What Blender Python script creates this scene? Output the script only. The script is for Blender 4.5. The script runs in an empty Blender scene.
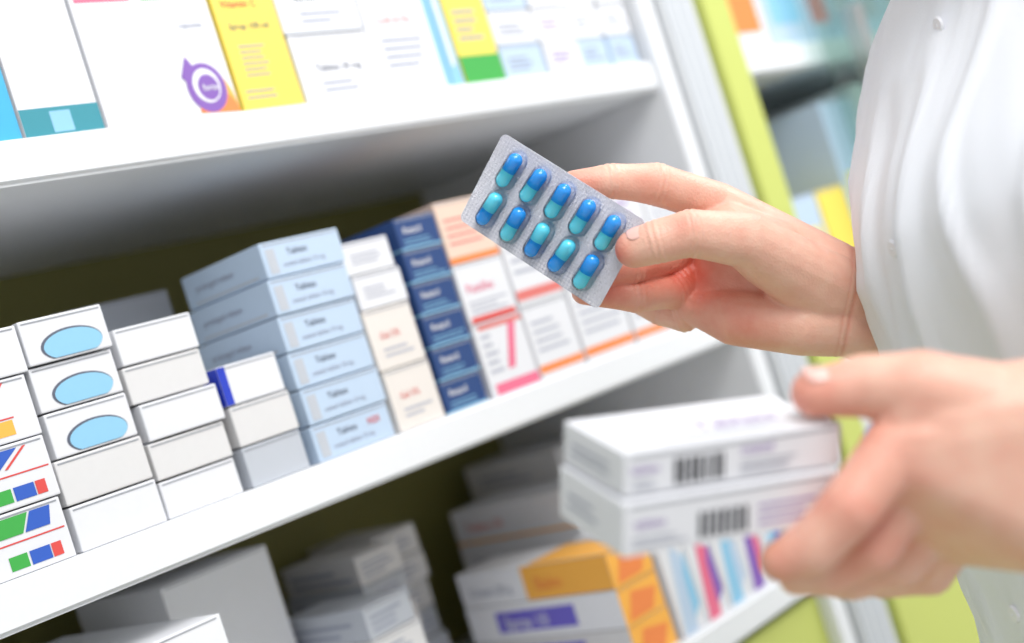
import bpy, bmesh, math, random
from mathutils import Vector, Matrix, noise
random.seed(4)
S=bpy.context.scene
try: S.view_settings.view_transform='Standard'
except Exception as e: print(e)
CAM=Vector((0,0,1.4))
F=Vector((.735,.678,0)).normalized(); R=Vector((F.y,-F.x,0)); Z=Vector((0,0,1))
ra=math.radians(17.79)
CX=R*math.cos(ra)-Z*math.sin(ra); CY=R*math.sin(ra)+Z*math.cos(ra)
def pt(u,v,d): return CAM+F*d+CX*((u-512)/1400*d)+CY*((321.5-v)/1400*d)
def link(o,parent=None):
    S.collection.objects.link(o)
    if parent: o.parent=parent
    return o
MATS={}
def mat(name,col,rough=.5,bump=0,bscale=200,var=.0,sss=0,metal=0,coat=0):
    if name in MATS: return MATS[name]
    m=bpy.data.materials.new(name); m.use_nodes=True; nt=m.node_tree; b=nt.nodes['Principled BSDF']
    b.inputs['Base Color'].default_value=(*col,1); b.inputs['Roughness'].default_value=rough
    b.inputs['Metallic'].default_value=metal; b.inputs['Coat Weight'].default_value=coat
    tc=nt.nodes.new('ShaderNodeTexCoord'); n=nt.nodes.new('ShaderNodeTexNoise'); n.inputs['Scale'].default_value=bscale
    nt.links.new(tc.outputs['Object'],n.inputs['Vector'])
    mx=nt.nodes.new('ShaderNodeMix'); mx.data_type='RGBA'; v=max(var,.02)
    mx.inputs[6].default_value=(*[c*(1-v) for c in col],1); mx.inputs[7].default_value=(*[min(1,c*(1+v)) for c in col],1)
    nt.links.new(n.outputs['Fac'],mx.inputs[0]); nt.links.new(mx.outputs[2],b.inputs['Base Color'])
    if bump:
        bp=nt.nodes.new('ShaderNodeBump'); bp.inputs['Strength'].default_value=bump; bp.inputs['Distance'].default_value=.001
        nt.links.new(n.outputs['Fac'],bp.inputs['Height']); nt.links.new(bp.outputs['Normal'],b.inputs['Normal'])
    MATS[name]=m; return m
def srgb(r,g,b):
    f=lambda c:((c/255+.055)/1.055)**2.4 if c>10 else c/255/12.92
    return (f(r),f(g),f(b))
def C(name,r,g,b,rough=.5): return mat(name,srgb(r,g,b),rough)
WH=C('card_white',222,223,227); OFF=C('card_offwhite',214,213,213); GRY=C('card_grey',184,189,197)
WHU=C('card_bright_white',230,231,235)
CRM=C('card_cream',224,218,212)
LBL=C('card_pale_blue',184,203,224); NAVY=C('card_navy',34,66,120); SKY=C('print_sky_blue',140,194,224); CYAN=C('print_cyan',60,170,215)
TEAL=C('print_teal',50,140,155); PUR=C('print_purple',130,90,175); ORG=C('print_orange',236,135,70); YEL=C('print_yellow',238,214,92)
RED=C('print_red',214,75,70); PNK=C('print_pink',226,110,140); GRN=C('print_green',60,165,70); BLU=C('print_blue',45,90,185)
INK=C('print_ink',90,96,112); INKL=C('print_light_ink',150,155,172); LIME=C('lime_laminate',194,202,108,.4); AMB=C('print_amber',245,178,75)
LIL=C('print_lilac',160,134,188); SEAM=C('flap_seam_grey',150,153,160); PEACH=C('card_peach',226,200,182); BLK=C('print_black',45,44,50); ROYAL=C('print_royal_blue',35,60,185)
LRED=C('print_light_red',218,118,112); LINK=C('print_faint_ink',175,178,190)
SHELF=mat('shelf_white_laminate',srgb(229,231,234),.35)
LIME_SHADED=mat('back_panel_lime_shaded',srgb(128,124,64),.6)  # lime panel, with the shadow between shelves put into its base colour

class Stack:
    def __init__(s,name): s.bm=bmesh.new(); s.m=[]; s.name=name; s.txt=[]
    def mi(s,m):
        if m not in s.m: s.m.append(m)
        return s.m.index(m)
    def box(s,M,w,d,h,m,bev=.0010,flap=True):
        tb=bmesh.new(); bmesh.ops.create_cube(tb,size=1)
        for v in tb.verts: v.co=Vector(((v.co.x+.5)*w,(v.co.y+.5)*d,(v.co.z+.5)*h))
        bmesh.ops.bevel(tb,geom=tb.edges[:],offset=bev,segments=2,affect='EDGES',profile=.6)
        bmesh.ops.transform(tb,matrix=M,verts=tb.verts)
        i=s.mi(m)
        for f in tb.faces: f.material_index=i
        me=bpy.data.meshes.new('t'); tb.to_mesh(me); tb.free(); s.bm.from_mesh(me); bpy.data.meshes.remove(me)
        X,Y,Zc,O=M.col[0].xyz,M.col[1].xyz,M.col[2].xyz,M.translation
        fr={'front':(O.copy(),X,Zc,-Y,w,h),'left':(O+Y*d,-Y,Zc,-X,d,h),'top':(O+Zc*h,X,Y,Zc,w,d)}
        if flap: s.rect(fr['front'],.03,1-.0024/h,.97,1-.0015/h,SEAM)
        return fr
    def poly(s,fr,pts,m,off=.00025):
        O,u,v,n,w,h=fr
        vs=[s.bm.verts.new(O+u*(a*w)+v*(b*h)+n*off) for a,b in pts]
        f=s.bm.faces.new(vs); f.material_index=s.mi(m)
    def rect(s,fr,a0,b0,a1,b1,m,off=.00025): s.poly(fr,[(a0,b0),(a1,b0),(a1,b1),(a0,b1)],m,off)
    def ell(s,fr,ca,cb,ra_,rb_,m,off=.00025,t0=0,t1=6.2832,n=32,lo=-9):
        s.poly(fr,[(ca+ra_*math.cos(t0+(t1-t0)*i/n),max(lo+i*1e-5,cb+rb_*math.sin(t0+(t1-t0)*i/n))) for i in range(n)],m,off)
    def text(s,fr,a,b,size,string,m,off=.0003): s.txt.append((fr,a,b,size,string,m,off))
    def lines(s,fr,a0,b0,a1,b1,n,m,fill=.4):
        for i in range(n):
            y=b0+(b1-b0)*i/n; s.rect(fr,a0,y,a0+(a1-a0)*random.uniform(.6,1),y+(b1-b0)/n*fill,m)
    def done(s):
        me=bpy.data.meshes.new(s.name); s.bm.to_mesh(me); s.bm.free()
        for m in s.m: me.materials.append(m)
        o=link(bpy.data.objects.new(s.name,me))
        for i,(fr,a,b,size,st,m,off) in enumerate(s.txt):
            O,u,v,n,w,h=fr
            c=bpy.data.curves.new('label_text','FONT'); c.body=st; c.size=size; c.resolution_u=2; c.materials.append(m); c.offset=size*.008
            t=link(bpy.data.objects.new('label_text_%d'%i,c),o)
            p=O+u*(a*w)+v*(b*h)+n*off
            M=Matrix((( u.x,v.x,n.x,p.x),(u.y,v.y,n.y,p.y),(u.z,v.z,n.z,p.z),(0,0,0,1))); t.matrix_world=M
        return o
def T(x,y,z,rot=0): return Matrix.Translation((x,y,z))@Matrix.Rotation(rot,4,'Z')
def jr(a=.03): return random.uniform(-a,a)

# ---------------- room & shelving ----------------
def slab(name,x0,y0,z0,x1,y1,z1,m,bev=.002,parent=None):
    bm=bmesh.new(); bmesh.ops.create_cube(bm,size=1)
    for v in bm.verts: v.co=Vector((x0+(v.co.x+.5)*(x1-x0),y0+(v.co.y+.5)*(y1-y0),z0+(v.co.z+.5)*(z1-z0)))
    if bev: bmesh.ops.bevel(bm,geom=bm.edges[:],offset=bev,segments=3,affect='EDGES')
    me=bpy.data.meshes.new(name); bm.to_mesh(me); bm.free(); me.materials.append(m)
    return link(bpy.data.objects.new(name,me),parent)
slab('floor',-3,-3,-.05,4.2,1.3,0,mat('floor_tile',srgb(205,203,200),.3,.05,4,.06),0)
slab('wall_back',-3,1.2,0,4.2,1.3,2.9,mat('wall_paint',srgb(232,232,228),.7,.05,60),0)
slab('wall_right',4.2,-3,0,4.3,1.3,2.9,MATS['wall_paint'],0)
unit=bpy.data.objects.new('pharmacy_shelving_unit',None); link(unit)
YF=.75; YB=1.10
for i,zt in enumerate((1.101,1.348,1.595,1.842,2.089)):
    slab('shelf_board_%d'%i,-.6,YF,zt-.028,1.11,YB,zt,SHELF,.003,unit)
    slab('far_bay_shelf_board_%d'%i,1.27,YF,zt-.028,2.6,YB,zt,SHELF,.003,unit)
slab('back_panel',-.6,YB,.08,1.12,YB+.02,2.15,LIME_SHADED,.001,unit)
slab('far_bay_back_panel',1.12,YB,.08,2.6,YB+.02,2.15,SHELF,.001,unit)
slab('left_side_panel',-.64,YF,0,-.60,YB+.02,2.15,SHELF,.002,unit)
slab('base_cabinet',-.6,YF+.01,.08,2.6,YB,1.066,LIME,.002,unit)
slab('kick_board',-.6,YF+.05,0,2.6,YB,.08,GRY,.002,unit)
slab('divider_panel',1.112,YF-.004,.08,1.135,YB,2.15,SHELF,.002,unit)
slab('upright_post',1.14,YF-.01,.08,1.195,YF+.03,2.15,mat('post_grey',srgb(210,213,216),.35),.002,unit)
for k in range(3):
    slab('post_groove_%d'%k,1.148+k*.015,YF-.0115,.08,1.151+k*.015,YF-.0095,2.15,GRY,0,unit)
slab('lime_stile',1.207,YF-.012,.08,1.256,YF+.02,2.15,LIME,.002,unit)
slab('far_divider',2.6,YF,.0,2.63,YB,2.15,SHELF,.002,unit)

# ---------------- upper shelf boxes ----------------
ZU=1.5952
b=Stack('medicine_box_sky_blue'); f=b.box(T(.400,.757,ZU),.0545,.1,.17,WHU)
b.rect(f['front'],.0,.0,1,.34,CYAN); b.rect(f['left'],.0,.0,1,.34,CYAN); b.text(f['front'],.1,.5,.01,'20 tablets',INK); b.done()
b=Stack('medicine_box_teal_base'); f=b.box(T(.4565,.756,ZU),.0555,.1,.18,WHU)
b.rect(f['front'],0,0,1,.10,TEAL); b.rect(f['front'],.36,.01,.62,.085,SKY,.0004); b.text(f['front'],.15,.50,.0065,'film-coated',INKL); b.done()
b=Stack('medicine_box_purple_swirl'); f=b.box(T(.515,.756,ZU),.107,.1,.19,WHU)
fr=f['front']
b.ell(fr,.84,.005,.155,.088,ORG,.0003,0,math.pi); b.ell(fr,.90,.005,.095,.14,AMB,.0002,0,math.pi)
b.ell(fr,.79,.105,.150,.092,PUR,.0005); b.ell(fr,.79,.112,.105,.064,WHU,.0007); b.ell(fr,.80,.105,.080,.048,PUR,.0009); b.text(fr,.752,.093,.0065,'forte',WHU,.0012)
b.poly(fr,[(.62,.15),(.69,.225),(.75,.17),(.68,.11)],PUR,.0006)
b.rect(fr,.03,.44,.42,.455,PNK); b.rect(fr,.5,.44,.9,.45,GRN); b.text(fr,.72,.33,.006,'capsules',INKL); b.done()
b=Stack('medicine_box_yellow'); f=b.box(T(.6265,.757,ZU),.055,.1,.18,YEL)
fr=f['front']; b.rect(fr,0,.55,1,.58,RED); b.lines(fr,.2,.14,.75,.28,6,INKL,.3); b.text(fr,.15,.33,.0068,'Syrup 100 ml',INK); b.text(fr,.12,.42,.008,'Vitamin C',RED); b.lines(fr,.1,.05,.6,.1,2,INKL,.3); b.done()
b=Stack('medicine_box_stack_white'); z=ZU
for h,t in ((.052,'Tablets 50 mg'),(.055,'Sachets'),(.05,'Ointment')):
    f=b.box(T(.684+jr(.001),.757,z,jr(.02)),.077,.1,h,WHU); b.text(f['front'],.22,.45,.008,t,INK); b.lines(f['front'],.25,.15,.8,.35,2,INKL); b.rect(f['front'],0,0,1,.03,GRY); z+=h+.0008
b.done()
b=Stack('medicine_box_blue_edge'); f=b.box(T(.7645,.757,ZU),.0745,.1,.14,WHU)
fr=f['front']; b.text(fr,.15,.40,.009,'Cold & Flu',LRED); b.lines(fr,.15,.15,.8,.34,4,INKL); b.rect(fr,.92,0,1,1,SKY); b.rect(fr,0,.6,.1,.9,PNK); b.done()
b=Stack('medicine_box_cyan_spine'); f=b.box(T(.8415,.757,ZU),.013,.1,.17,SKY); b.rect(f['front'],.3,.1,.7,.8,WH); b.done()
b=Stack('medicine_box_yellow_green'); f=b.box(T(.857,.757,ZU),.049,.1,.15,YEL)
fr=f['front']; b.rect(fr,0,0,1,.16,GRN); b.rect(fr,0,.6,1,1,GRY,.0003); b.lines(fr,.15,.25,.8,.45,4,INKL); b.done()
b=Stack('medicine_box_stack_pale'); z=ZU
for h,m in ((.03,LBL),(.03,WH),(.032,LBL),(.04,WH)):
    f=b.box(T(.908,.757,z,jr(.01)),.055,.1,h,m); b.lines(f['front'],.15,.25,.85,.7,3,INKL); z+=h+.0006
b.done()
b=Stack('medicine_box_stack_lilac'); 
for x,w in ((.966,.048),(1.018,.042),(1.064,.040)):
    z=ZU
    for k in range(5):
        h=.03; f=b.box(T(x,.757+jr(.002),z,jr(.01)),w,.1,h,random.choice((WH,WHU,LBL))); b.lines(f['front'],.15,.3,.85,.75,3,random.choice((LIL,INKL,INKL))); z+=h+.0006
b.done()

# ---------------- middle shelf boxes ----------------
ZM=1.3482
b=Stack('medicine_box_stack_striped'); z=ZM
for k,h in enumerate((.036,.036,.036,.028)):
    f=b.box(T(.3335+(.002*k)+jr(.0006),.756+jr(.001),z,jr(.006)),.0715,.10,h,WH); fr=f['front']
    if k in(0,1):
        b.rect(fr,.44,.10,.60,.32,GRN); b.rect(fr,.62,.10,.80,.32,BLU,.0003); b.rect(fr,.81,.10,.90,.32,RED,.0003)
        b.poly(fr,[(.30,.50),(.97,.50),(.97,.525),(.30,.525)],RED)
        if k==1:
            b.poly(fr,[(.3,.62),(.55,.62),(.75,.92),(.3,.92)],BLU,.0004)
            b.poly(fr,[(.60,.62),(.63,.62),(.83,.92),(.80,.92)],RED,.0004)
        else:
            b.poly(fr,[(.3,.62),(.62,.62),(.70,.92),(.3,.92)],GRN,.0004); b.poly(fr,[(.64,.62),(.86,.62),(.90,.92),(.72,.92)],BLU,.0004)
    elif k==2:
        b.rect(fr,.3,.1,.78,.34,AMB); b.rect(fr,.3,.36,.8,.385,RED); b.rect(fr,.3,.40,.5,.46,INK,.0004); b.poly(fr,[(.55,.5),(.58,.5),(.80,.95),(.77,.95)],RED)
    else:
        b.poly(fr,[(.3,.1),(.68,.1),(.5,.9),(.3,.9)],AMB); b.poly(fr,[(.70,.1),(.75,.1),(.58,.9),(.53,.9)],SKY)
    z+=h+.0008
b.done()
b=Stack('medicine_box_stack_oval'); z=ZM
for k in range(5):
    f=b.box(T((.4095 if k<2 else .4130)+jr(.0006),.757+jr(.0015),z,jr(.008)),.0600 if k<2 else .0565,.10,.0270,WH if k!=1 else OFF); fr=f['front']
    if k>1:
        b.ell(fr,.54,.30,.37,.36,INK,.00025,lo=.04); b.ell(fr,.553,.285,.352,.33,SKY,.0004,lo=.05)
    z+=.0281
b.done()
b=Stack('medicine_box_stack_plain'); z=ZM
for k in range(5):
    f=b.box(T(.4735+jr(.0012),.758+jr(.0015),z,jr(.015)),.0580,.105,.0234,OFF if k%2 else WH,flap=True); b.lines(f['left'],.2,.3,.7,.6,1,GRY); z+=.0246
b.done()
b=Stack('medicine_box_stack_rear'); z=ZM
for k in range(5): b.box(T(.53+jr(.002),.915,z,jr(.02)),.10,.12,.031,GRY); z+=.0316
b.done()
b=Stack('medicine_box_stack_blue_flap'); z=ZM
for k,m in enumerate((GRY,OFF,WH)):
    f=b.box(T(.5370+jr(.001),.757,z,jr(.02)),.0495,.10,.0266,m)
    if k==2: b.rect(f['left'],.82,.02,1,.98,ROYAL); b.rect(f['front'],0,.02,.13,.98,ROYAL)
    z+=.0276
b.done()
b=Stack('medicine_box_stack_pale_blue'); z=ZM
for k in range(6):
    f=b.box(T(.594+.0012*k+jr(.001),.757+jr(.001),z,jr(.012)),.0725,.098,.0250,LBL); fr=f['front']
    b.text(fr,.30,.55,.0064,'Tablets',INK); b.text(fr,.22,.24,.0045,'coated tablets 10 mg',INKL); b.rect(fr,.05,.1,.16,.8,GRY)
    if k==0: b.text(fr,.70,.55,.0066,'N20',RED,.0005)
    b.text(f['left'],.15,.45,.0065,'prolonged release',INKL); b.rect(f['left'],.1,.1,.9,.16,GRY); z+=.0260
b.done()
b=Stack('medicine_box_stack_red_print'); z=ZM
for k,h in enumerate((.045,.045,.026,.024)):
    f=b.box(T(.6720+jr(.001)-(.002 if k==3 else 0),.757,z,jr(.02)),.0475,.095,h,CRM if k<2 else WH); fr=f['front']
    if k<2: b.text(fr,.2,.5,.007,'Gel 5%',LRED); b.lines(fr,.2,.2,.85,.4,2,LINK)
    else: b.lines(fr,.15,.3,.8,.7,3,LINK); b.rect(f['left'],.1,.2,.9,.5,GRY)
    z+=h+.0007
b.done()
b=Stack('medicine_box_stack_navy'); z=ZM
for k in range(6):
    f=b.box(T(.7240+.0008*k+jr(.001),.757,z,jr(.015)),.0445,.10,.0246,NAVY); fr=f['front']
    b.text(fr,.15,.50,.0072,'Retard',WH); b.lines(fr,.12,.15,.9,.4,2,SKY,.25); b.rect(fr,0,.0,1,.06,SKY); b.rect(f['left'],0,.0,1,.05,SKY); z+=.0254
b.done()
b=Stack('medicine_box_stack_pink'); z=ZM
for k,h in enumerate((.058,.048,.05)):
    f=b.box(T(.7745,.757,z,jr(.01)),.057,.1,h,(WH,WH,PEACH)[k]); fr=f['front']
    if k==0: b.rect(fr,.1,.0,1,.15,PNK); b.poly(fr,[(.45,.3),(.6,.3),(.85,.9),(.7,.9)],PNK); b.lines(fr,.1,.3,.4,.9,5,LINK); b.rect(fr,.1,.9,1,.97,LRED)
    if k==1: b.rect(fr,.05,0,.95,.1,RED); b.text(fr,.12,.5,.010,'Pastilles',PNK); b.lines(fr,.1,.15,.9,.4,3,LINK)
    if k==2: b.rect(fr,0,0,1,.10,ORG); b.lines(fr,.1,.3,.9,.8,4,LRED,.3)
    z+=h+.0006
b.done()
for x,w,hs in ((.835,.057,(.06,.075)),(.896,.068,(.065,.075)),(.968,.065,(.062,.08)),(1.037,.068,(.08,.06))):
    b=Stack('medicine_box_stack_orange_band'); z=ZM
    for k,h in enumerate(hs):
        f=b.box(T(x,.757,z,jr(.01)),w,.1,h,random.choice((WH,OFF,WH))); fr=f['front']
        b.rect(fr,.0,.06,1,.17,ORG if k==0 else LRED); b.lines(fr,.1,.35,.9,.85,4,random.choice((LINK,LINK,LIL)),.35); z+=h+.0006
    b.done()

# ---------------- lower shelf boxes ----------------
ZL=1.1012
b=Stack('medicine_box_stack_amber'); z=ZL
for k,h in enumerate((.032,.032,.031)):
    f=b.box(T(.846,.762,z,jr(.01)),.055,.18,h,(OFF,WHU,WHU)[k]); fr=f['left']
    b.rect(f['front'],0,0,1,1,AMB); b.poly(f['front'],[(.1,.1),(.7,.1),(.9,.6),(.3,.8)],ORG,.0005)
    if k==2:
        b.rect(fr,.45,.02,1,.98,AMB); b.rect(f['top'],0,0,1,.5,AMB); b.text(fr,.52,.28,.016,'Balm',ORG,.0006); b.text(fr,.07,.3,.011,'Cream 20 g',INKL)
    else:
        b.rect(fr,.2,.22,.72,.8,C('print_violet',110,100,200),.0003); b.text(fr,.25,.32,.015,'Spray 10',WH,.0007)
    z+=h+.0006
b.done()
b=Stack('medicine_box_stack_cream'); z=ZL
for k in range(4):
    f=b.box(T(.935,.86,z,jr(.02)),.07,.16,.034,WHU); b.text(f['left'],.1,.35,.012,'Tablets 30',LRED if k==3 else INKL); b.rect(f['left'],0,0,1,.08,AMB); z+=.0346
b.done()
b=Stack('medicine_box_stack_grey'); z=ZL
for k in range(5): f=b.box(T(1.01,.93,z,jr(.02)),.08,.13,.033,OFF); b.lines(f['left'],.15,.3,.8,.7,2,INKL); z+=.0336
b.done()
b=Stack('medicine_box_row_colourful')
for k,(c1,c2) in enumerate(((LBL,SKY),(PNK,PUR),(SKY,LBL),(PUR,PNK),(SKY,BLU))):
    f=b.box(T(.906+k*.037,.758,ZL,jr(.01)),.035,.09,.098-.003*k,WH); fr=f['front']
    b.poly(fr,[(.1,0),(.6,0),(.9,.5),(.5,.95),(.3,.5)],c1); b.poly(fr,[(.6,.1),(.95,.2),(.9,.7),(.65,.5)],c2,.0005); b.rect(f['left'],.1,.1,.5,.8,c2)
b.done()
b=Stack('medicine_box_stack_silver'); 
for x,y,n in ((.655,.84,5),(.725,.92,6),(.79,.97,6)):
    z=ZL
    for k in range(n): f=b.box(T(x,y,z,jr(.08)),.05,.10,.025,random.choice((GRY,OFF))); b.lines(f['left'],.1,.2,.9,.8,2,INKL); b.lines(f['front'],.1,.2,.9,.8,3,INKL); z+=.0256
b.done()
b=Stack('medicine_box_large_white'); f=b.box(T(.372,.757,ZL),.112,.20,.182,WHU); b.lines(f['front'],.1,.3,.8,.7,3,INKL); b.done()
b=Stack('medicine_box_rear_large'); f=b.box(T(.538,.905,ZL,.03),.10,.12,.193,WHU); b.lines(f['front'],.15,.3,.8,.7,4,LINK); b.done()
b=Stack('medicine_box_stack_shaded'); z=ZL
for k in range(4): f=b.box(T(.43,.96,z,jr(.03)),.09,.12,.042,OFF); z+=.0423
b.done()

# ---------------- far bay boxes ----------------
for zz in (1.1012,1.3482,1.5952,1.8422):
    b=Stack('medicine_box_row_far'); x=1.275
    while x<2.5:
        w=random.uniform(.05,.09); h=random.uniform(.14,.205)
        if x<1.29 and zz>1.59: mm=WH; h=.15; w=.07
        else: mm=random.choice((WH,OFF,WH,PEACH,LBL))
        if abs(zz-1.3482)<.01 and x<1.36: h=.085; w=.06; mm=YEL if x>1.30 else LBL
        f=b.box(T(x,.757,zz,jr(.02)),w,.12,h,mm)
        if mm is not YEL: b.rect(f['front'],.15,.12,.85,random.uniform(.4,.6),ORG if (x<1.29 and zz>1.59) else random.choice((LRED,LIL,SKY,YEL,LINK)))
        x+=w+.004
    b.done()
gm=bpy.data.materials.new('tinted_glass'); gm.use_nodes=True; nt=gm.node_tree; nt.nodes.clear()
o_=nt.nodes.new('ShaderNodeOutputMaterial'); mx=nt.nodes.new('ShaderNodeMixShader'); tr=nt.nodes.new('ShaderNodeBsdfTransparent'); gl=nt.nodes.new('ShaderNodeBsdfGlossy')
tr.inputs[0].default_value=(.78,.88,.85,1); gl.inputs['Roughness'].default_value=.05; mx.inputs[0].default_value=.14
nt.links.new(tr.outputs[0],mx.inputs[1]); nt.links.new(gl.outputs[0],mx.inputs[2]); nt.links.new(mx.outputs[0],o_.inputs[0])
door=slab('glass_door',1.40,.725,1.12,2.55,.731,2.1,gm,.001,unit)
slab('door_handle',1.45,.700,1.5,1.462,.7255,1.62,mat('steel',(.6,.6,.62),.3,metal=1),.003,unit)

# ---------------- hands ----------------
def sph(c,r,n=140):
    out=[]; g=math.pi*(3-math.sqrt(5))
    for i in range(n):
        y=1-2*(i+.5)/n; q=math.sqrt(1-y*y); out.append(c+Vector((math.cos(g*i)*q,y,math.sin(g*i)*q))*r)
    return out
def S_(p): u,v,d,r=p; return (pt(u,v,d),r*d/1400)
def hullmesh(groups):
    bm=bmesh.new()
    for g in groups:
        tb=bmesh.new()
        for c,r in g:
            for q in sph(c,r): tb.verts.new(q)
        res=bmesh.ops.convex_hull(tb,input=tb.verts[:])
        dead=[e for e in set(res['geom_interior']+res['geom_unused']) if isinstance(e,bmesh.types.BMVert)]
        bmesh.ops.delete(tb,geom=dead,context='VERTS')
        me=bpy.data.meshes.new('t'); tb.to_mesh(me); tb.free(); bm.from_mesh(me); bpy.data.meshes.remove(me)
    return bm
def organic(name,groups,voxel,iters,m,creases=(),red=(),parent=None,post=None):
    bm=hullmesh(groups); me=bpy.data.meshes.new(name); bm.to_mesh(me); bm.free()
    o=link(bpy.data.objects.new(name,me))
    a=o.modifiers.new('r','REMESH'); a.mode='VOXEL'; a.voxel_size=voxel
    s=o.modifiers.new('s','SMOOTH'); s.factor=.5; s.iterations=iters
    dg=bpy.context.evaluated_depsgraph_get(); me2=bpy.data.meshes.new_from_object(o.evaluated_get(dg)); o.modifiers.clear(); o.data=me2
    me2.materials.clear(); me2.materials.append(m)
    for p in me2.polygons: p.use_smooth=True
    nr=[v.normal.copy() for v in me2.vertices]
    at=me2.color_attributes.new('blush_shade','FLOAT_COLOR','POINT')
    for i,v in enumerate(me2.vertices):
        k=0; co=v.co.copy()
        for c,ax,rad,amp,sg in creases:
            q=co-c
            if q.length<rad*1.7:
                t=q.dot(ax); k+=amp*math.exp(-(t/sg)**2)
        v.co=co-nr[i]*k
        rr=min(1,sum(w*math.exp(-((co-c).length/rad)**2) for c,rad,w in red))+min(.5,max(0,k)*600)
        at.data[i].color=(rr,rr,rr,1)
    if parent: o.parent=parent
    return o
sk=bpy.data.materials.new('skin'); sk.use_nodes=True; nt=sk.node_tree; B=nt.nodes['Principled BSDF']
at=nt.nodes.new('ShaderNodeAttribute'); at.attribute_name='blush_shade'
mx=nt.nodes.new('ShaderNodeMix'); mx.data_type='RGBA'; mx.inputs[6].default_value=(*srgb(238,192,170),1); mx.inputs[7].default_value=(*srgb(214,104,84),1)
tc=nt.nodes.new('ShaderNodeTexCoord'); n1=nt.nodes.new('ShaderNodeTexNoise'); n1.inputs['Scale'].default_value=90; n1.inputs['Detail'].default_value=4
n2=nt.nodes.new('ShaderNodeTexVoronoi'); n2.inputs['Scale'].default_value=700
ad=nt.nodes.new('ShaderNodeMath'); ad.operation='MULTIPLY_ADD'; ad.inputs[1].default_value=.55
nt.links.new(tc.outputs['Object'],n1.inputs['Vector']); nt.links.new(tc.outputs['Object'],n2.inputs['Vector'])
nt.links.new(n1.outputs['Fac'],ad.inputs[0]); nt.links.new(at.outputs['Fac'],ad.inputs[2])
sb=nt.nodes.new('ShaderNodeMath'); sb.operation='SUBTRACT'; sb.inputs[1].default_value=.18; sb.use_clamp=True
nt.links.new(ad.outputs[0],sb.inputs[0]); nt.links.new(sb.outputs[0],mx.inputs[0]); nt.links.new(mx.outputs[2],B.inputs['Base Color'])
bp=nt.nodes.new('ShaderNodeBump'); bp.inputs['Strength'].default_value=.3; bp.inputs['Distance'].default_value=.0006
nt.links.new(n2.outputs['Distance'],bp.inputs['Height']); nt.links.new(bp.outputs['Normal'],B.inputs['Normal'])
B.inputs['Roughness'].default_value=.45; B.inputs['Subsurface Weight'].default_value=.15; B.inputs['Subsurface Radius'].default_value=(1,.35,.2); B.inputs['Subsurface Scale'].default_value=.003
NAIL=mat('fingernail',srgb(238,190,178),.22,coat=.5)

def chain(*ps): ps=[S_(p) for p in ps]; return [[ps[i],ps[i+1]] for i in range(len(ps)-1)]
def creaser(chn):
    out=[]
    for i in range(1,len(chn)-1):
        a,b_,c=S_(chn[i-1])[0],S_(chn[i])[0],S_(chn[i+1])[0]; ax=(c-a).normalized(); r=S_(chn[i])[1]
        out+=[(b_,ax,r,.00055,.0010),(b_+ax*.0035,ax,r,.0004,.0008),(b_-ax*.0035,ax,r,.0003,.0008)]
        out+=[(b_,ax,r,-.0007,.006)]
    return out
def nail(name,c,axis,up,r,L,Wd,parent):
    axis=axis.normalized(); up=(up-axis*up.dot(axis)).normalized(); sd=axis.cross(up)
    bm=bmesh.new(); N=12; g=[]
    for i in range(N+1):
        row=[]
        for j in range(N+1):
            s=(i/N*2-1); t=(j/N*2-1)
            w=math.sqrt(max(0,1-abs(s)**3.2)); ang=t*Wd*w
            rr=r*(1-.06*s*s)+.0003
            row.append(bm.verts.new(c+axis*(s*L)+sd*math.sin(ang)*rr+up*math.cos(ang)*rr))
        g.append(row)
    for i in range(N):
        for j in range(N):
            try: bm.faces.new((g[i][j],g[i+1][j],g[i+1][j+1],g[i][j+1]))
            except: pass
    bmesh.ops.remove_doubles(bm,verts=bm.verts,dist=.00001)
    me=bpy.data.meshes.new(name); bm.to_mesh(me); bm.free(); me.materials.append(NAIL)
    for p in me.polygons: p.use_smooth=True
    o=link(bpy.data.objects.new(name,me),parent); s=o.modifiers.new('s','SOLIDIFY'); s.thickness=.0005; s.offset=0
    return o

person=link(bpy.data.objects.new('pharmacist',None))
WT=(862,283,.812,29); WB=(856,331,.815,29)
IM=(718,204,.822,22); MM=(705,235,.832,18); RM=(700,264,.834,18); PM=(706,300,.828,19)
idx=[IM,(656,184,.806,21),(610,181,.797,17),(574,184,.7925,14)]
mid=[MM,(672,256,.822,16.5),(634,268,.802,14),(598,275,.793,12.5)]
rng=[RM,(674,291,.822,17.5),(636,298,.804,14.5),(584,292,.797,13)]
pnk=[PM,(684,317,.832,15),(660,312,.842,13),(640,304,.842,11)]
TM=(746,240,.776,29)
thb=[(815,290,.806,33),TM,(690,233,.762,23.5),(656,242,.7635,21.5),(634,249,.767,19.5)]
FT=(960,312,.895,34); FB=(948,372,.90,34); FE=(1130,400,1.0,48)
g=[[S_(p) for p in (WT,WB,IM,MM,RM,PM)],[S_(p) for p in (WT,WB,FT,FB)],[S_(FT),S_(FB),S_(FE)]]
g+=[[S_(p) for p in ((870,300,.812,28),(820,290,.804,32),(772,262,.797,30),TM)],
    [S_(p) for p in ((746,236,.778,18),(780,240,.810,20),(726,216,.82,18),(700,222,.812,10))],
    [S_(p) for p in ((860,329,.814,29),(800,325,.808,31),(735,318,.814,28),(690,305,.826,17))]]
for c in (idx,mid,rng,pnk,thb): g+=chain(*c)
cr=[]
for c in (idx,mid,rng,pnk): cr+=creaser(c)
cr+=creaser(thb[1:])
wax=(S_(WT)[0]-pt(720,260,.82)).normalized()
cr+=[(pt(852,300,.80),wax,.03,.0005,.0012),(pt(845,300,.80),wax,.03,.0003,.001)]
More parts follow.
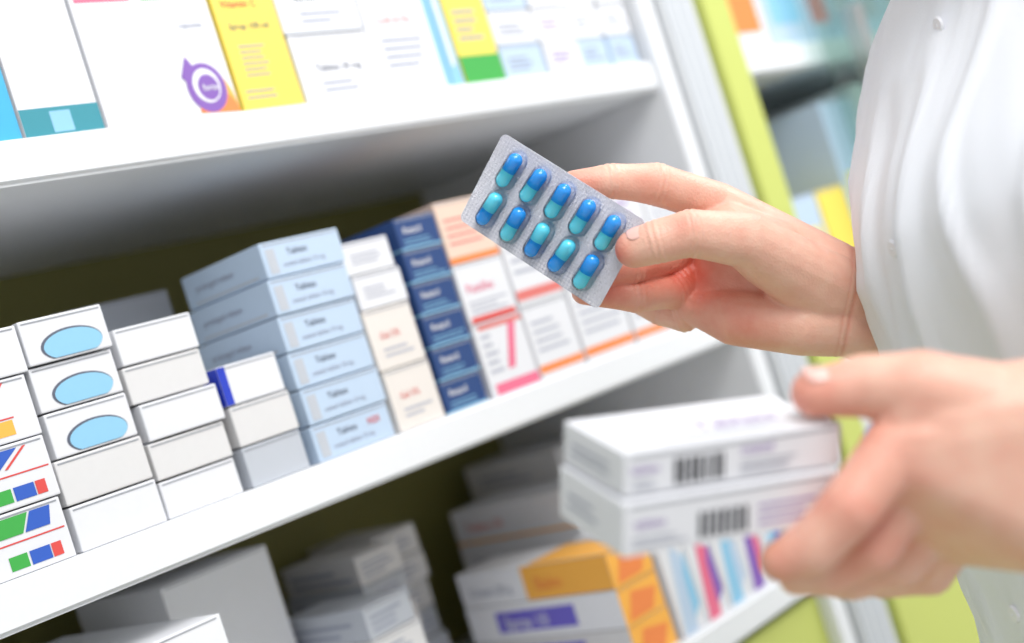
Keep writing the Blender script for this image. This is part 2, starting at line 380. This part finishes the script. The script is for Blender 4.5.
red=[(pt(692,275,.82),.020,.95),(pt(618,252,.765),.010,.65),(pt(575,184,.785),.012,.6),(pt(605,288,.79),.02,.7),(pt(702,228,.80),.012,.6),(pt(650,180,.79),.010,.35),(pt(740,335,.80),.022,.45),(pt(655,270,.80),.014,.55),(pt(684,225,.75),.008,.35)]  # first spot paints the palm hollow's red shadow; the rest is skin redness
rh=organic('right_hand',g,.0010,10,sk,cr,red,person)
nail('right_thumb_nail',pt(642,247,.7663),pt(632,250,.767)-pt(656,242,.7635),(-F*.45+CY*.9),.0114,.0056,.75,rh)

LW=[(1075,412,.545,60),(1060,515,.55,62)]
LI=[(893,452,.552,33),(850,508,.546,30),(812,548,.551,27),(781,561,.555,22)]
LM=[(908,488,.566,33),(872,547,.566,28),(828,572,.576,24),(796,578,.582,18)]
LR=[(930,518,.580,31),(900,562,.590,26),(852,579,.600,21),(822,579,.606,17)]
LP=[(950,535,.592,29),(930,572,.606,23),(882,580,.616,18),(855,578,.622,15)]
LT=[(1000,408,.550,46),(920,388,.553,38),(862,386,.560,31),(815,393,.560,25)]
g=[[S_(p) for p in LW+[LI[0],LM[0],LR[0],LP[0]]],[S_(p) for p in LW+[LT[0],(950,425,.55,40)]],[S_(LT[0]),S_(LT[1]),S_((905,432,.555,32))],
   [S_(p) for p in LW+[(1260,430,.53,75),(1245,545,.535,75)]],[S_(p) for p in ((1260,430,.53,75),(1245,545,.535,75),(1420,500,.52,100))]]
cr=[]
for c in (LI,LM,LR,LP,LT): g+=chain(*c); cr+=creaser(c)
red=[(S_(LI[1])[0],.014,.6),(S_(LI[3])[0],.012,.5),(S_(LT[3])[0],.014,.6),(S_(LI[0])[0],.016,.5),(S_(LM[1])[0],.016,.5),(S_(LT[1])[0],.012,.4)]
lh=organic('left_hand',g,.0013,10,sk,cr,red,person)
nail('left_thumb_nail',pt(818,392,.560),pt(812,393,.560)-pt(862,386,.560),(CY*.95-F*.25),.0100,.0062,.85,lh)

# held boxes
def cv(x,y,a): return CX*x+CY*y+F*a
Lx=cv(.915,.09,.39).normalized(); Wx=cv(-.41,.17,.9); Wx=(Wx-Lx*Wx.dot(Lx)).normalized(); Ux=Lx.cross(Wx).normalized()
def fm(O): return Matrix(((Lx.x,Wx.x,Ux.x,O.x),(Lx.y,Wx.y,Ux.y,O.y),(Lx.z,Wx.z,Ux.z,O.z),(0,0,0,1)))
b=Stack('medicine_boxes_held'); O1=pt(624,452,.52)-Ux*.018
f=b.box(fm(O1),.098,.052,.0175,WHU); fr=f['front']
def barcode(fr,a0,a1,b0,b1):
    a=a0
    while a<a1:
        w=random.choice((.008,.014,.022)); b.rect(fr,a,b0,a+w,b1,BLK); a+=w+random.choice((.009,.014))
barcode(fr,.22,.45,.14,.72); b.text(fr,.03,.5,.0045,'tablets',LIL); b.text(fr,.52,.6,.0055,'coated',LIL); b.lines(fr,.52,.15,.85,.5,3,LINK); b.lines(fr,.04,.15,.17,.4,2,LINK)
b.text(f['top'],.42,.30,.013,'Tablets',LIL); b.lines(f['top'],.2,.1,.8,.25,2,LINK); b.lines(f['left'],.15,.3,.8,.7,2,LINK)
O2=O1-Ux*.0225-Lx*.002-Wx*.003
f=b.box(fm(O2),.096,.055,.0215,WHU); fr=f['front']; barcode(fr,.34,.56,.14,.62); b.text(fr,.05,.5,.005,'tablets',LIL); b.lines(fr,.04,.15,.3,.4,2,LINK); b.lines(fr,.62,.2,.95,.7,3,LIL,.3); b.lines(f['left'],.15,.3,.8,.7,2,LINK)
b.done()

# ---------------- blister pack ----------------
foil=bpy.data.materials.new('blister_foil'); foil.use_nodes=True; nt=foil.node_tree; B=nt.nodes['Principled BSDF']
B.inputs['Metallic'].default_value=.2; B.inputs['Roughness'].default_value=.26; B.inputs['Coat Weight'].default_value=.4
tc=nt.nodes.new('ShaderNodeTexCoord'); mp=nt.nodes.new('ShaderNodeMapping'); mp.inputs['Rotation'].default_value=(0,0,.785); ck=nt.nodes.new('ShaderNodeTexChecker'); ck.inputs['Scale'].default_value=650
nt.links.new(tc.outputs['Object'],mp.inputs[0]); nt.links.new(mp.outputs[0],ck.inputs['Vector'])
ck.inputs['Color1'].default_value=(*srgb(242,240,246),1); ck.inputs['Color2'].default_value=(*srgb(190,190,205),1)
nt.links.new(ck.outputs['Color'],B.inputs['Base Color'])
bp=nt.nodes.new('ShaderNodeBump'); bp.inputs['Strength'].default_value=.6; bp.inputs['Distance'].default_value=.0004; nt.links.new(ck.outputs['Fac'],bp.inputs['Height']); nt.links.new(bp.outputs['Normal'],B.inputs['Normal'])
pvc=bpy.data.materials.new('blister_clear_plastic'); pvc.use_nodes=True; nt=pvc.node_tree; nt.nodes.clear()
o_=nt.nodes.new('ShaderNodeOutputMaterial'); mx=nt.nodes.new('ShaderNodeMixShader'); tr=nt.nodes.new('ShaderNodeBsdfTransparent'); gl=nt.nodes.new('ShaderNodeBsdfGlossy'); lw=nt.nodes.new('ShaderNodeLayerWeight')
lw.inputs[0].default_value=.14; tr.inputs[0].default_value=(1,1,1,1); gl.inputs['Roughness'].default_value=.1
nt.links.new(lw.outputs['Fresnel'],mx.inputs[0]); nt.links.new(tr.outputs[0],mx.inputs[1]); nt.links.new(gl.outputs[0],mx.inputs[2]); nt.links.new(mx.outputs[0],o_.inputs[0])
CD=mat('capsule_blue',srgb(30,160,252),.16,coat=.7); CL=mat('capsule_cyan',srgb(100,228,255),.16,coat=.7)
BX=cv(.791,-.533,-.3).normalized(); BY=cv(.448,.842,-.3); BY=(BY-BX*BY.dot(BX)).normalized(); BZ=BX.cross(BY)
Oc=pt(550.0,220.5,.79)
MB=Matrix(((BX.x,BY.x,BZ.x,Oc.x),(BX.y,BY.y,BZ.y,Oc.y),(BX.z,BY.z,BZ.z,Oc.z),(0,0,0,1)))
BLW,BLH=.0995,.0572
bm=bmesh.new(); rad=.0035; pts=[]
for cx,cy,a0 in ((1,1,0),(-1,1,90),(-1,-1,180),(1,-1,270)):
    for k in range(7):
        a=math.radians(a0+k*15); pts.append((cx*(BLW/2-rad)+rad*math.cos(a),cy*(BLH/2-rad)+rad*math.sin(a)))
fc=bm.faces.new([bm.verts.new((x,y,0)) for x,y in pts]); r=bmesh.ops.extrude_face_region(bm,geom=[fc]); bmesh.ops.translate(bm,vec=(0,0,-.0005),verts=[v for v in r['geom'] if isinstance(v,bmesh.types.BMVert)])
bmesh.ops.recalc_face_normals(bm,faces=bm.faces)
me=bpy.data.meshes.new('blister'); bm.to_mesh(me); bm.free(); me.materials.append(foil)
bl=link(bpy.data.objects.new('capsule_blister_pack',me)); bl.matrix_world=MB
def capsule(name,x,y,z,r,L,ang,m1,m2,parent,flat=1,squash=1):
    bm=bmesh.new(); N=20; prof=[]
    for i in range(9): a=math.pi/2*i/8; prof.append((-L/2+r-r*math.cos(a),r*math.sin(a)))
    prof+= [(-.0006,r),(-.0005,r*1.05),(L/2-r,r*1.05)] if m1!=m2 else [(0,r)]
    rr=r*(1.05 if m1!=m2 else 1)
    for i in range(1,9): a=math.pi/2*i/8; prof.append((L/2-r+rr*math.sin(a),rr*math.cos(a)))
    rows=[[bm.verts.new((max(p[1],1e-5)*math.cos(2*math.pi*j/N),p[0],max(p[1],1e-5)*math.sin(2*math.pi*j/N)*squash)) for j in range(N)] for p in prof]
    for i in range(len(rows)-1):
        for j in range(N):
            if flat==0 and (rows[i][j].co.z+rows[i][(j+1)%N].co.z)<-1e-6: continue
            f=bm.faces.new((rows[i][j],rows[i][(j+1)%N],rows[i+1][(j+1)%N],rows[i+1][j])); f.smooth=True; f.material_index=0 if prof[i][0]<-.0006 else 1
    bmesh.ops.recalc_face_normals(bm,faces=bm.faces)
    me=bpy.data.meshes.new(name); bm.to_mesh(me); bm.free(); me.materials.append(m1); me.materials.append(m2)
    o=link(bpy.data.objects.new(name,me)); o.parent=parent; o.location=(x,y,z); o.rotation_euler=(0,0,ang); return o
n=0
for i in range(5):
    for j in range(2):
        x=(i-2)*.0172; y=(.0127 if j else -.0126)
        up=(j==0 and i in (0,2,3)) 
        capsule('capsule_%d'%n,x,y,.0041,.0041,.0215,jr(.08)-.10,CL if not up else CD,CD if not up else CL,bl)
        capsule('bubble_%d'%n,x,y,.0002,.0059,.0247,-.07,pvc,pvc,bl,flat=0,squash=1.5); n+=1

# ---------------- coat & body ----------------
COAT=mat('coat_cotton',srgb(233,236,242),.75,.2,900)
fd=(R*-.9-F*.43).normalized(); sd=Z.cross(fd)
Cc=CAM+F*.73+R*.348; Cc.z=0
prof=[(.50,.17,.22),(.8,.165,.21),(1.0,.156,.195),(1.10,.15,.185),(1.168,.149,.18),(1.2,.152,.178),(1.27,.156,.176),(1.33,.158,.175),(1.366,.158,.175),(1.40,.150,.178),(1.43,.129,.18),(1.47,.104,.175),(1.50,.088,.155),(1.52,.075,.115),(1.535,.062,.07),(1.55,.055,.058)]
def interp(z):
    w=0; ea=ba=0
    for dz in (-.018,-.009,0,.009,.018):   # softened profile
        zz=min(max(z+dz,.5),1.5499)
        for i in range(len(prof)-1):
            a,b_=prof[i],prof[i+1]
            if a[0]<=zz<=b_[0]:
                t=(zz-a[0])/(b_[0]-a[0]); ea+=a[1]+(b_[1]-a[1])*t; ba+=a[2]+(b_[2]-a[2])*t; w+=1; break
    return ea/w,ba/w
TB=-.27
def ringpt(z,t,extra=0):
    e,b_=interp(z); a=math.sqrt(max(.0009,e*e-(.43*b_)**2))/.9
    w=.008*noise.noise(Vector((math.cos(t)*2.2,math.sin(t)*2.2,z*6)))
    q=noise.noise(Vector((math.cos(t)*4+z*6,math.sin(t)*4-z*2,z*7))); w+=.0045*(1-min(1,abs(q)*5))
    w+=.0022*noise.noise(Vector((math.cos(t)*10,math.sin(t)*10+z*12,z*16)))
    w+=.010*max(0,(1.1-z))*math.sin(t*11+3*noise.noise(Vector((t,z*2,0))))
    w+=.0016*max(0,min(1,(.12-abs(t-TB))/.01))
    k=w+extra
    return Cc+fd*((a+k)*math.cos(t))+sd*((b_+k)*math.sin(t))+Z*z
bm=bmesh.new(); NR=260; NZ=240; rows=[]
for i in range(NZ+1):
    z=.5+(1.05)*i/NZ
    rows.append([bm.verts.new(ringpt(z,-math.pi+2*math.pi*j/NR)) for j in range(NR)])
for i in range(NZ):
    for j in range(NR): bm.faces.new((rows[i][j],rows[i][(j+1)%NR],rows[i+1][(j+1)%NR],rows[i+1][j])).smooth=True
me=bpy.data.meshes.new('coat'); bm.to_mesh(me); bm.free(); me.materials.append(COAT); coat=link(bpy.data.objects.new('coat_body',me),person)
BUT=mat('button_pearl',srgb(236,237,242),.4,coat=.1)
bn=(fd*math.cos(TB)+sd*math.sin(TB)).normalized()
for k,z in enumerate((1.0,1.09,1.18,1.275,1.376,1.48)):
    p=ringpt(z,TB,.0012); bm=bmesh.new(); bmesh.ops.create_cone(bm,segments=24,radius1=.0048,radius2=.0042,depth=.0014,cap_ends=True)
    bmesh.ops.create_uvsphere(bm,u_segments=8,v_segments=6,radius=.0009,matrix=Matrix.Translation((0,0,.0004)))
    me=bpy.data.meshes.new('button'); bm.to_mesh(me); bm.free(); me.materials.append(BUT); o=link(bpy.data.objects.new('button_%d'%k,me),person)
    o.rotation_mode='QUATERNION'; o.rotation_quaternion=bn.to_track_quat('Z','Y'); o.location=p
def W(rr,dd,z): v=CAM+R*rr+F*dd; v.z=z; return v
rs=organic('right_sleeve',[[(W(.345,.86,1.44),.062),(W(.47,.97,1.22),.055)],[(W(.47,.97,1.22),.055),(S_((985,345,.915,0))[0],.044)]],.004,6,COAT,parent=person)
ls=organic('left_sleeve',[[(W(.345,.60,1.44),.062),(W(.52,.52,1.20),.055)],[(W(.52,.52,1.20),.055),(S_((1330,480,.525,0))[0],.045)]],.004,6,COAT,parent=person)
hc=Cc+fd*.02+Z*1.655
g=[[(Cc+Z*1.50,.052),(Cc+fd*.01+Z*1.60,.05)],[(hc+Z*.02-fd*.02,.085),(hc+fd*.02+Z*.03,.075),(hc+fd*.05-Z*.075,.032),(hc+fd*.045-Z*.02,.055)],
   [(hc+fd*.098-Z*.0,.008),(hc+fd*.112-Z*.025,.012)],[(hc+fd*.088-Z*.052-sd*.015,.008),(hc+fd*.088-Z*.052+sd*.015,.008)]]
for s_ in (1,-1): g.append([(hc+sd*.078*s_+Z*.005,.012),(hc+sd*.08*s_-Z*.025,.01)])
organic('head',g,.003,4,sk,parent=person)
EYE=mat('eye_white',(.9,.9,.9),.2); IRIS=mat('iris_brown',(.05,.03,.02),.2)
for s_ in (1,-1):
    for nm,r_,off,mm in (('eyeball',.011,.086,EYE),('iris',.006,.0925,IRIS)):
        bm=bmesh.new(); bmesh.ops.create_uvsphere(bm,u_segments=16,v_segments=12,radius=r_); me=bpy.data.meshes.new(nm); bm.to_mesh(me); bm.free(); me.materials.append(mm)
        o=link(bpy.data.objects.new(nm,me),person); o.location=hc+fd*off+sd*.031*s_
HAIR=mat('hair_dark',srgb(50,36,30),.5,.4,300)
organic('hair',[[(hc-fd*.028+Z*.03,.093),(hc+fd*.012+Z*.055,.078),(hc-fd*.05-Z*.05,.06)]],.004,4,HAIR,parent=person)
TRO=mat('trousers_white',srgb(225,228,232),.8); SHO=mat('shoe_white',srgb(235,235,235),.4)
for s_,nm in ((1,'left'),(-1,'right')):
    organic(nm+'_leg',[[(Cc+sd*.08*s_+Z*.8,.08),(Cc+sd*.085*s_+Z*.48,.06)],[(Cc+sd*.085*s_+Z*.48,.06),(Cc+sd*.085*s_+Z*.1,.042)]],.006,4,TRO,parent=person)
    organic(nm+'_shoe',[[(Cc+sd*.085*s_-fd*.03+Z*.04,.038),(Cc+sd*.085*s_+fd*.14+Z*.03,.03)]],.005,4,SHO,parent=person)

# ---------------- light ----------------
w=bpy.data.worlds.new('World'); S.world=w; w.use_nodes=True; w.node_tree.nodes['Background'].inputs[0].default_value=(.94,.97,1,1); w.node_tree.nodes['Background'].inputs[1].default_value=.72
def area(name,loc,tgt,sx,sy,e,col=(1,1,1)):
    l=bpy.data.lights.new(name,'AREA'); l.shape='RECTANGLE'; l.size=sx; l.size_y=sy; l.energy=e; l.color=col
    o=link(bpy.data.objects.new(name,l)); o.location=loc; o.rotation_euler=(Vector(tgt)-Vector(loc)).to_track_quat('-Z','Y').to_euler()
area('far_bay_fill',(.25,-.7,2.7),(.7,.75,1.3),1.2,.9,29,(1,.99,.98))
area('far_bay_fill',(2.0,-.3,2.8),(1.6,.7,1.3),1.2,1.2,36)  # added fill light to brighten the far bay

cam=bpy.data.cameras.new('camera'); co=link(bpy.data.objects.new('camera',cam)); S.camera=co
cam.lens=36*1400/1024; cam.sensor_width=36; cam.clip_start=.05
co.matrix_world=Matrix(((CX.x,CY.x,-F.x,CAM.x),(CX.y,CY.y,-F.y,CAM.y),(CX.z,CY.z,-F.z,CAM.z),(0,0,0,1)))
cam.dof.use_dof=True; cam.dof.focus_distance=.79; cam.dof.aperture_fstop=3.3
